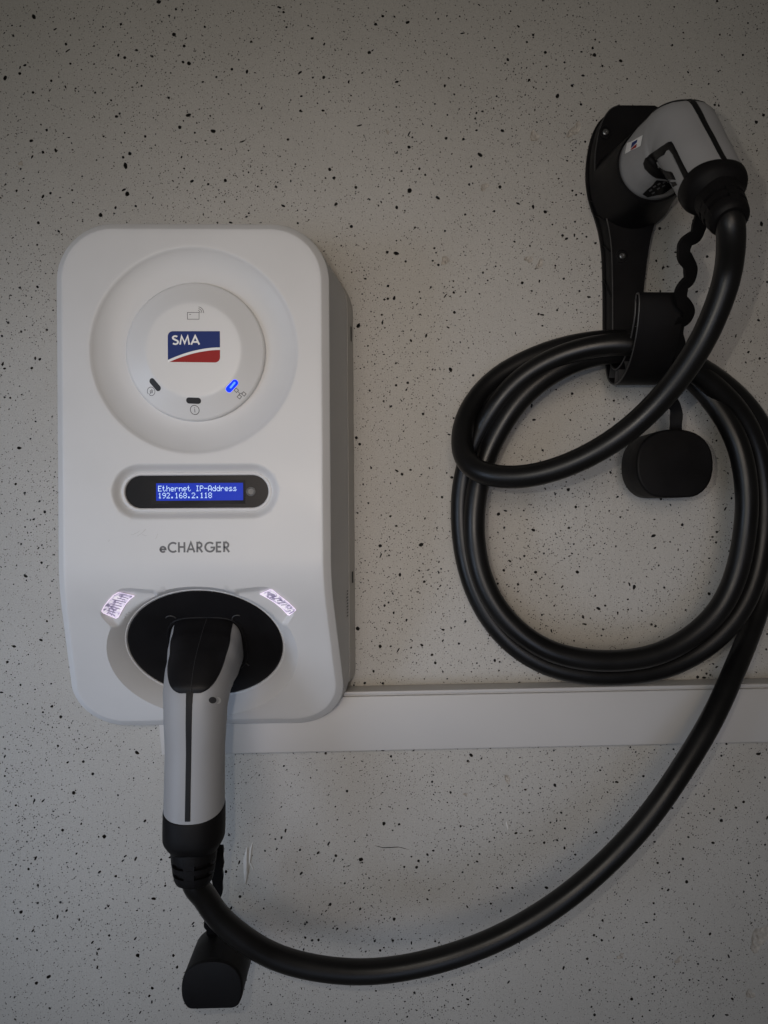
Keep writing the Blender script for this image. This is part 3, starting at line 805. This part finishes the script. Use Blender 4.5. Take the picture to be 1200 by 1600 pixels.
# ------------------------------------------------------------------ plugs
class Plug:
    def __init__(s, x, v, d, tilt, straight, bend=52, R=32, head=32, lean=0.0, scale=1.0, n0=2.15, col=27, slim=0.0):
        s.n0 = n0; s.slim = slim
        s.o = (x, v, d); s.t0 = math.radians(tilt); s.b = math.radians(bend); s.R = R; s.head = head; s.L = straight; s.lean = lean
        s.s1 = head; s.s2 = head + R * s.b; s.sc = s.s2 + straight - col; s.se = s.s2 + straight; s.sr = s.se + 24; s.k = scale
    def frame(s, u):
        """centre (x, v, d), tangent angle below horizontal"""
        t0 = s.t0
        def adv(p, a, l): return (p[0] + math.cos(a) * l, p[1] - math.sin(a) * l)   # (d, v)
        p = (s.o[2], s.o[1])
        if u <= s.s1: p = adv(p, t0, u); a = t0
        elif u <= s.s2:
            p = adv(p, t0, s.s1); al = (u - s.s1) / s.R
            c = 2 * s.R * math.sin(al / 2); p = adv(p, t0 + al / 2, c); a = t0 + al
        else:
            p = adv(p, t0, s.s1); p = adv(p, t0 + s.b / 2, 2 * s.R * math.sin(s.b / 2)); a = t0 + s.b; p = adv(p, a, u - s.s2)
        return Vector((s.o[0] + s.lean * u, p[1], p[0])), a
    def dims(s, u):
        """half width, outer half height, inner half height, exponent"""
        K = [(-20, 28, 27.5, 27.5, s.n0), (0, 28, 27.5, 28, s.n0), (14, 27.4, 26.5, 27, (s.n0 + 2.5) / 2), (s.s1, 25.5, 24, 23.5, 2.5), ((s.s1 + s.s2) / 2, 24.2, 23, 19, 2.5), (s.s2, 22.8, 21.5, 18.5, 2.4),
             (s.s2 + 30, 21.6, 20.5, 18.8, 2.3), (s.sc, 21.8 - s.slim, 20.8 - s.slim, 20 - s.slim, 2.3), (s.se, 22 - s.slim, 21 - s.slim, 20.5 - s.slim, 2.2)]
        for i in range(len(K) - 1):
            if u <= K[i + 1][0]:
                t = sstep(K[i][0], K[i + 1][0], u); return [K[i][j] + (K[i + 1][j] - K[i][j]) * t for j in range(1, 5)]
        return list(K[-1][1:])
    def pt(s, u, ang, off=0.0, dims=None):
        c, a = s.frame(u); w, bo, bi, n = dims or s.dims(u)
        T = Vector((s.lean, -math.sin(a), math.cos(a)))                 # (x, v, d)
        N = Vector((0, math.cos(a), math.sin(a)))                       # outer side of the bend
        X = Vector((1, 0, 0))
        ca, sa = math.cos(ang), math.sin(ang)
        b = bo if ca > 0 else bi
        e = 2.0 / n
        px = math.copysign(abs(sa) ** e, sa) * (w * s.k + off); pn = math.copysign(abs(ca) ** e, ca) * (b * s.k + off)
        return tuple(c + X * px + N * pn)
    def body(s, u0, u1, m, name, parent, off=0.0, n=56, step=3.0, start=None):
        k = max(2, int((u1 - u0) / step)); rg = []
        for i in range(k + 1):
            u = u0 + (u1 - u0) * i / k
            rg.append([s.pt(u if (start is None or i) else u, 2 * math.pi * j / n, off) for j in range(n)])
        V, Fc = loft(rg); return mesh_obj(name, V, Fc, m, parent, True, 45)

cab = thing('charging_cable', 'thick black charging cable coiled on the hook, with a grey plug at each end', 'cable')
def build_plug(pl, label, left):
    body = pl.body(-14, pl.sc + (12 if left else 5), M_GREY, 'plug', cab); body['label'] = label
    # thumb rest over the bend
    u_end = pl.s1 + 20 if left else pl.s1 + 12
    def wid(u):
        w = math.radians(45 + 8 * sstep(0, 26, u)); u0 = u_end - 22
        if u < u0: return w
        t = (u - u0) / 22; return w * max(0.0, 1 - t ** 2.6) ** .5
    rg = []; n = 21; K = 34
    for i in range(K + 1):
        u = -3 + (u_end + 3) * (1 - (1 - i / K) ** 1.5); w = max(.004, wid(u)); row = []
        for j in range(n):
            q = -1 + 2 * j / (n - 1); edge = min(1 - abs(q), (u_end - u) / 30)
            row.append(pl.pt(u, q * w, -.3 + (1.5 if left else .8) * sstep(0, .10, edge)))
        rg.append(row)
    V, Fc = loft(rg, False, False, False)
    mesh_obj('thumb_rest', V, Fc, M_BLACK, body, True, 50)
    # seam strip down the back of the handle, and along both flanks' underside
    def strip(name, uu, aa, half, off):
        rg = []
        for u, a in zip(uu, aa):
            rg.append([pl.pt(u, a + q * half, o_) for q, o_ in ((-1, -.2), (-.8, off), (0, off + .1), (.8, off), (1, -.2))])
        V, Fc = loft(rg, False, False, False); return mesh_obj(name, V, Fc, M_BLACK, body, True, 50)
    uu = [u_end - 3 + (pl.sc + 8 - u_end) * i / 30 for i in range(31)]
    strip('seam_strip', uu, [0] * 31, math.radians(3.8), .45)
    # hairline parting line on thumb rest and collar
    def hair(u0, u1, off):
        P = [Vector(pl.pt(u0 + (u1 - u0) * i / 30, .02, off)) for i in range(31)]
        V, Fc = loft(sweep(P, circle(.22, 6), (1, 0, 0))); mesh_obj('parting_line', V, Fc, M_INK, body, True)
    hair(0, u_end - 1, 1.25 if left else .55)
    # collar with a rounded lower edge, its front rim dipping at the back of the handle
    n = 56; rg = []
    prof = [(-1, -.6), (0, .2), (.06, .5), (.5, .5), (.70, .3), (.78, -.5), (.88, -2.4), (1.0, -5.0)] if left else \
           [(-1, -.6), (0, .2), (.06, .45), (.3, .2), (.42, -.2), (.56, -1.2), (.64, -2.6), (.74, -5.2), (1.0, -7.2)]
    for f, off in prof:
        row = []
        for j in range(n):
            a = 2 * math.pi * j / n; dip = 7.5 * math.cos(a) if left else 4.0 * math.cos(a)
            s0 = pl.sc + dip
            u = s0 + (pl.se - s0) * max(f, 0) - (1 if f < 0 else 0)
            row.append(pl.pt(u, a, off, pl.dims(pl.sc) if f > .5 else None))
        rg.append(row)
    V, Fc = loft(rg); mesh_obj('collar', V, Fc, M_RUBBER, body, True, 50)
    # strain relief: stepped rings with bridges
    rg = []
    seq = [(-4, 16.8), (2, 16.6), (2.1, 16.6), (6, 16.2), (6.3, 13.4), (9, 13.2), (9.3, 15.8), (13, 15.3), (13.3, 12.6), (16, 12.4), (16.3, 14.6), (20, 13.9), (22.5, 12.6), (24, 10)]
    for ds, r in seq: r = r if left else 9.9 + (r - 9.9) * .72; rg.append([pl.pt(pl.se + ds, 2 * math.pi * j / 32, 0, (r, r, r, 2.0)) for j in range(32)])
    V, Fc = loft(rg); sr = mesh_obj('strain_relief', V, Fc, M_RUBBER, body, True, 35)
    for ang in (0, 90, 180, 270):
        rg = []
        for ds, r in ((1, 16.7), (8, 16.0), (16, 14.8), (21, 13.6)):
            row = []; r = r if left else 9.9 + (r - 9.9) * .72
            for q in (-18, -14, 14, 18):
                row.append(pl.pt(pl.se + ds, math.radians(ang + q), 0, (r - (2.5 if abs(q) == 18 else -.1),) * 3 + (2.0,)))
            rg.append(row)
        V, Fc = loft(rg, False, False, False); mesh_obj('relief_bridge', V, Fc, M_RUBBER, sr, True, 40)
    return body

SX = at(325, 1003, 57)[0]
pl1 = Plug(SX, SV, SD + .5, 33, 100, n0=3.4, col=32)
pl2 = Plug(235.5, 280, 68, 2, 82, R=20, head=39, col=20, slim=1.2)
b1 = build_plug(pl1, 'grey and black plug pushed into the charger socket', True)
b2 = build_plug(pl2, 'grey and black plug parked in the wall holder', False)

def bvh_of(o):
    me = o.data; return BVHTree.FromPolygons([v.co.copy() for v in me.vertices], [tuple(p.vertices) for p in me.polygons])
T2, T1 = bvh_of(b2), bvh_of(b1)
def on_surface(name, px_poly, tree, off, m, parent, step=2.5, mirror=None, edge_drop=0.0, shift=(0, 0)):
    """a thin inlay lying on a plug's skin where the photograph shows it (a second one on the far flank when mirror is set)"""
    px_poly = [(a + shift[0], b + shift[1]) for a, b in px_poly]
    P, T = fill(px_poly, step)
    origin = Vector(cam.location)
    V = []
    for p in P:
        r = ray(*p).normalized()
        hit = tree.ray_cast(origin, r)
        if hit[0] is None:
            q = origin + r * ((DIST - 95) / 1000); near = tree.find_nearest(q); loc, nrm = near[0], near[1]
        else: loc, nrm = hit[0], hit[1]
        if nrm.dot(r) > 0: nrm = -nrm
        e = sd_poly(px_poly, *p)
        V.append(loc + nrm * ((off if e < -.4 else off - edge_drop) / 1000))
    o = mesh_obj(name, V, T, m, parent, True, None, raw=True, fix=False)
    if mirror is not None:
        V2 = [Vector((2 * mirror / 1000 - q.x, q.y, q.z)) for q in V]
        mesh_obj(name, V2, [tuple(reversed(t)) for t in T], m, parent, True, None, raw=True, fix=False)
    return o
vband = [(1003,250),(1006,241),(1012,236),(1024,228),(1038,218.5),(1043,215.5),(1047,215),(1050,218.5),(1056,230),(1065,249),(1076,269),(1067,274),(1058,255),(1049,236),(1043,228),(1039,230),(1036,236),
         (1026,243),(1023.5,248),(1026,254),(1034,259),(1046,262),(1049,264),(1054,275),(1038,274.5),(1024,273),(1014,267),(1006,259)]
SH = (2, 6)
on_surface('grip_band', vband, T2, .9, M_BLACK, b2, 2.5, 235.5, .9, shift=SH)
on_surface('sticker', [(978, 218), (1003, 205), (999.5, 222), (975, 234.5)], T2, .35, M_LOGOW, b2, 3, shift=SH)
on_surface('sticker_print', [(986.5, 217), (995, 212), (994, 216.5), (984.5, 226)], T2, .55, M_BLUE, b2, 3, shift=SH)
on_surface('sticker_print', [(984.3, 227.5), (990, 221.5), (994.2, 219), (993.2, 224), (984, 229)], T2, .55, M_RED, b2, 3, shift=SH)
on_surface('rating_plate', [(1002, 297), (1024, 275), (1054, 278), (1057, 283), (1034, 297), (1010, 302)], T2, .3, M_BLACK, b2, 2.5, shift=SH)
for i, (px, py) in enumerate(((1012, 291), (1018, 285), (1025, 281), (1033, 278.5), (1040, 277.5), (1016, 295), (1024, 288), (1032, 284))):
    on_surface('rating_plate_mark', [(px, py), (px + 4.5, py - 2.5), (px + 5.5, py - .5), (px + 1.2, py + 2)], T2, .45, M_LETTER, b2, 2, shift=SH)
hole = [(332 + 6 * math.cos(a * math.pi / 8), 1094 + 5.2 * math.sin(a * math.pi / 8)) for a in range(16)]
on_surface('screw_hole', hole, T1, .25, M_INK, b1, 2)
hole2 = [(340 + 5 * math.cos(a), 1094.5 + 5.2 * math.sin(a)) for a in [(-75 + 10 * i) * math.pi / 180 for i in range(16)]] + [(337 + 4.5 * math.cos(a), 1094.5 + 5.0 * math.sin(a)) for a in [(75 - 10 * i) * math.pi / 180 for i in range(16)]]
on_surface('screw_hole_edge', hole2, T1, .3, mat('grey_edge', (.42, .42, .42), .5), b1, 2)

# ------------------------------------------------------------------ the cable itself
e1, a1 = pl1.frame(pl1.sr); e1b, _ = pl1.frame(pl1.sr - 16)
e2, a2 = pl2.frame(pl2.sr); e2b, _ = pl2.frame(pl2.sr - 16)
route = '''318,1398,106 337,1428,102 375,1463,97 430,1496,92 500,1514,88 570,1519,85 640,1511,83 720,1490,82 800,1456,80 880,1406,78 950,1346,76 1012,1279,74 1062,1208,70 1115,1120,60 1146,1050,46
1167,1000,27 1192,930,13 1210,850,12 1214,770,12 1200,690,18 1168,636,30 1125,596,44 1080,568,58 1032,548,68 985,538,72 930,541,66 865,560,56 805,598,46 765,648,38 738,700,28 724,750,24 720,800,22
726,870,22 749,940,24 792,1000,28 850,1038,32 910,1053,34 965,1055,34 1030,1047,34 1090,1020,35 1142,975,38 1176,915,38 1192,840,36 1194,770,36 1182,700,40 1155,645,46 1118,606,52 1080,577,56 1035,556,56
985,549,54 930,555,54 872,577,52 818,617,48 782,667,42 757,720,38 743,780,38 741,840,38 753,905,40 787,965,44 842,1010,48 900,1029,50 960,1033,50 1020,1025,50 1075,999,50 1122,956,52 1150,900,54
1164,830,56 1167,770,58 1157,705,56 1134,655,50 1103,613,42 1068,580,36 1030,553,32 985,533,32 930,533,30 870,545,28 810,569,27 765,599,27 733,640,32 721,683,44 728,720,60 756,740,74
800,746,84 850,739,93 910,717,104 970,681,116 1020,637,126 1062,588,138 1098,532,150 1125,470,160 1140,415,168'''
pts = [tuple(e1b), tuple(e1)]
for t in route.split():
    a, b, c = (float(q) for q in t.split(',')); pts.append(at3(a, b, c))
pts += [tuple(e2), tuple(e2b)]
path = smooth_path(catmull(pts, 10), 22)
V, Fc = loft(sweep(path, circle(9.0, 20)))
mesh_obj('cable', V, Fc, M_CABLE, cab, True, 60)

# ------------------------------------------------------------------ holder with hook
holder = thing('plug_holder', 'black plastic wall holder with a dummy socket above a deep cable hook', 'holder')
left_px = [(955, 180), (940, 187), (929, 201), (921, 222), (916, 248), (914, 275), (916, 300), (921, 322), (929, 346), (935, 370), (939, 400), (940.5, 440), (941, 500), (941, 570)]
LPTS = [at(px, py, 0) for px, py in left_px]
HX = 212.0
def mirror_right(P): return [(2 * (229.5 + .055 * (p[1] - 170)) - p[0], p[1]) for p in reversed(P)]
back_out = LPTS + mirror_right(LPTS)
tmp = [Vector((p[0], p[1], 0)) for p in back_out]
sm = catmull([tuple(q) for q in tmp[:14]], 4); sm2 = catmull([tuple(q) for q in tmp[14:]], 4)
OUT = [(q.x, q.y) for q in sm + sm2]
def inset(P, d):
    n = len(P); R = []
    for i in range(n):
        a, b = P[i - 1], P[(i + 1) % n]; t = Vector((b[0] - a[0], b[1] - a[1]))
        if t.length < 1e-6: R.append(P[i]); continue
        t.normalize(); nn = Vector((-t.y, t.x)); R.append((P[i][0] + nn.x * d, P[i][1] + nn.y * d))
    return R
sgn = 1 if inside(OUT, *inset(OUT, 1.5)[20]) else -1
rg = [[(x, v, .3) for x, v in OUT], [(x, v, 3.0) for x, v in OUT], [(x, v, 3.0) for x, v in inset(OUT, 1.8 * sgn)], [(x, v, 19.6) for x, v in inset(OUT, 2.2 * sgn)], [(x, v, 20.6) for x, v in inset(OUT, 2.9 * sgn)]]
V, Fc = loft(rg)
hb = mesh_obj('holder_plate', V, Fc, M_BLACK, holder, True, 35)
# rim bead and little braces along the left flank
P = [Vector((x, v, 20.4)) for x, v in inset(OUT, 2.3 * sgn)[:53]]
V, Fc = loft(sweep(P, circle(.55, 6))); mesh_obj('rim_bead', V, Fc, M_EDGE, hb, True)
IN = inset(OUT, 1.5 * sgn)
for i in (27, 31, 38, 44, 49):
    x, v = IN[i]; x2, v2 = IN[i + 2]
    V, Fc = loft(sweep([Vector((x - .6, v, 3)), Vector((x2 - .2, v2 - 3, 19))], circle(.5, 6))); mesh_obj('brace', V, Fc, M_BLACK, hb, True)
# dummy socket: a ring the plug sits in
rg = []; n = 64
def dsock(s_, r):
    c, a = pl2.frame(s_)
    N = Vector((0, math.cos(a), math.sin(a)))
    return [tuple(c + Vector((1, 0, 0)) * (r * math.cos(2 * math.pi * j / n)) + N * (r * math.sin(2 * math.pi * j / n))) for j in range(n)]
for s_, r in ((-49, 37), (-46, 36.0), (-30, 33.6), (-4, 30.6), (-1.5, 30.2), (-.8, 29.6), (-1.4, 29.2), (-8, 28.9), (-16, 28.8)): rg.append(dsock(s_, r))
V, Fc = loft(rg, False, False); mesh_obj('dummy_socket', V, Fc, M_BLACK, hb, True, 45)
# screws
for px, py in ((946, 207), (972, 400)):
    x, v = at(px, py, 21)
    rg = [[(x + r * math.cos(a * math.pi / 12), v + r * math.sin(a * math.pi / 12), d) for a in range(24)] for r, d in ((5.8, 20.3), (5.7, 21.4), (4.7, 21.5), (4.4, 20.9))]
    V, Fc = loft(rg, False, True); ws = mesh_obj('screw_boss', V, Fc, M_BLACK, hb, True, 30)
    rg = [[(x + r * math.cos(a * math.pi / 8), v + r * math.sin(a * math.pi / 8), d) for a in range(16)] for r, d in ((2.7, 20.9), (2.6, 22.0), (1.9, 22.5), (1.2, 22.5), (1.1, 21.8))]
    V, Fc = loft(rg, False, True); mesh_obj('screw', V, Fc, M_STEEL, ws, True, 30)
# hook: an outer and an inner skin with ribs between, open at the sides
HL, HR = 210.5, 244.0
ctrl_o = [(20, 150), (20.5, 128), (26, 114), (40, 106.5), (58, 107.5), (76, 117), (89, 133), (95.5, 150), (97, 162), (95.5, 166), (92, 166.6), (89.5, 163)]
ctrl_i = [(26, 150), (27, 138), (32, 126), (43, 118.5), (57, 119.5), (71, 127), (82, 140), (88, 152), (89.5, 163)]
def skin(ctrl, t0, name):
    P = catmull([(0, v, d) for d, v in ctrl], 6); rg = []; n = len(P)
    for i, p in enumerate(P):
        T = (P[min(i + 1, n - 1)] - P[max(i - 1, 0)]).normalized(); N = Vector((0, T.z, -T.y)) * (t0 / 2)
        a, b = p + N, p - N
        rg.append([(HL, a.y, a.z), (HL + .4, a.y, a.z), (HR - .4, a.y, a.z), (HR, a.y, a.z), (HR, b.y, b.z), (HL, b.y, b.z)])
    V, Fc = loft(rg); return mesh_obj(name, V, Fc, M_BLACK, hook, True, 40) if name != 'hook' else mesh_obj(name, V, Fc, M_BLACK, holder, True, 40)
hook = skin(ctrl_o, 1.6, 'hook'); skin(ctrl_i, 1.6, 'inner_skin')
for ctrl in (ctrl_o, ctrl_i):
    P = [Vector((HL, p.y, p.z)) for p in catmull([(0, v, d) for d, v in ctrl], 6)]
    V, Fc = loft(sweep(P, circle(.8, 8), (1, 0, 0))); mesh_obj('edge_bead', V, Fc, M_EDGE, hook, True)
for (d0, v0), (d1, v1) in (((26, 114), (32, 126)), ((40, 106.5), (43, 118.5)), ((52, 107), (48, 118.7)), ((68, 112), (62, 122)), ((82, 124), (75, 131)), ((92, 141), (84, 144))):
    rg = [[(x, v + a, d + b) for a, b in ((.5, -.5), (.5, .5), (-.5, .5), (-.5, -.5))] for x, v, d in ((HL + .8, v0, d0), (HL + .8, v1, d1))]
    V = [(HL + .6, v0, d0 - .5), (HL + .6, v0, d0 + .5), (HL + .6, v1, d1 + .5), (HL + .6, v1, d1 - .5), (HR - .6, v0, d0 - .5), (HR - .6, v0, d0 + .5), (HR - .6, v1, d1 + .5), (HR - .6, v1, d1 - .5)]
    mesh_obj('rib', V, [(0, 1, 2, 3), (7, 6, 5, 4), (0, 4, 5, 1), (1, 5, 6, 2), (2, 6, 7, 3), (3, 7, 4, 0)], M_EDGE, hook, False)
# middle web of the hook closes the channel half way
P, T = fill([(d, v) for d, v in [(q[0], q[1]) for q in ctrl_o[:11]] + [(q[0], q[1]) for q in reversed(ctrl_i)]])
mesh_obj('web', [((HL + HR) / 2, p[1], p[0]) for p in P], T, M_BLACK, hook, False, fix=False)

# ------------------------------------------------------------------ dust caps on their straps
def cap(label, cx, cv, d0, d1, rx, ry, cut, tilt_x=0.0, tilt_v=0.0, flare=1.0):
    t = thing('dust_cap', label, 'dust cap', 'dust caps of the charging cable')
    P = []
    for i in range(72):
        a = 2 * math.pi * i / 72; e = 2 / 2.35
        x = rx * math.copysign(abs(math.cos(a)) ** e, math.cos(a)); y = ry * math.copysign(abs(math.sin(a)) ** e, math.sin(a))
        P.append(Vector((x, max(y, -cut))))
    for _ in range(5): P = [(P[i - 1] + P[i] * 2 + P[(i + 1) % 72]) / 4 for i in range(72)]
    rg = []; L_ = d1 - d0
    for f, sc_ in ((0, .90), (0, .975), (.04, 1.0), (.5, 1.0), (.93, 1.0 * flare), (.975, .99 * flare), (.995, .965 * flare), (1.0, .93 * flare)):
        rg.append([(cx + p.x * sc_ + tilt_x * f * L_, cv + p.y * sc_ + tilt_v * f * L_, d0 + f * L_) for p in P])
    V, Fc = loft(rg); c = mesh_obj('cap_shell', V, Fc, M_RUBBER, t, True, 42)
    return t
def strap(parent, pts_, w, thick, knots, name='strap', side=(1, 0, 0)):
    P = catmull([at3(*p) for p in pts_], 10); n = len(P)
    def prof(i):
        b = thick * (1 + .0 * math.sin(i)); k = w * (1 + knots * math.sin(i * .62))
        return [(-b / 2, -k / 2), (b / 2, -k / 2), (b / 2, k / 2), (-b / 2, k / 2)]
    V, Fc = loft(sweep(P, prof, side)); return mesh_obj(name, V, Fc, M_RUBBER, parent, True, 45)
x, v = at(1055, 726, 58)
c2 = cap('large round black dust cap hanging on its wavy strap inside the coiled cable', x, v, 22, 58, 32.2, 29.5, 27.0)
strap(c2, [(1100, 318, 150), (1094, 345, 142), (1087, 368, 136), (1072, 378, 132), (1068, 397, 128), (1078, 417, 122), (1077, 436, 116), (1066, 449, 112), (1064, 468, 106), (1075, 484, 100), (1072, 498, 96), (1060, 507, 92),
           (1058, 524, 86), (1062, 548, 80), (1058, 580, 70), (1048, 605, 60), (1047, 622, 52), (1056, 640, 48), (1056, 664, 46), (1055, 680, 42)], 9.4, 3.0, .05)
x, v = at(331, 1546, 92)
c1 = cap('small black dust cap dangling free below the plug that sits in the charger', x + 0, v, 46, 92, 23.5, 21.5, 15.0, 0.0, 0.0)
strap(c1, [(340, 1322, 88), (341, 1345, 80), (340, 1362, 74), (340, 1385, 68), (336, 1405, 63), (330, 1425, 60), (327, 1440, 58), (331, 1452, 56), (334, 1462, 54)], 8.5, 3.0, .08)
# lug of the strap lying along the top of the cap
V = []
for d, hh in ((50, .0), (54, 2.2), (70, 2.4), (88, 2.2), (90, 0)):
    V.append([(x + q, v + 19.8 + (hh if abs(q) < 5 else hh - .8), d) for q in (-2.5, -2.0, 5.5, 6.0)])
Vv, Fc = loft(V, False, False, False); mesh_obj('strap_lug', Vv, Fc, M_RUBBER, c1, True, 40)
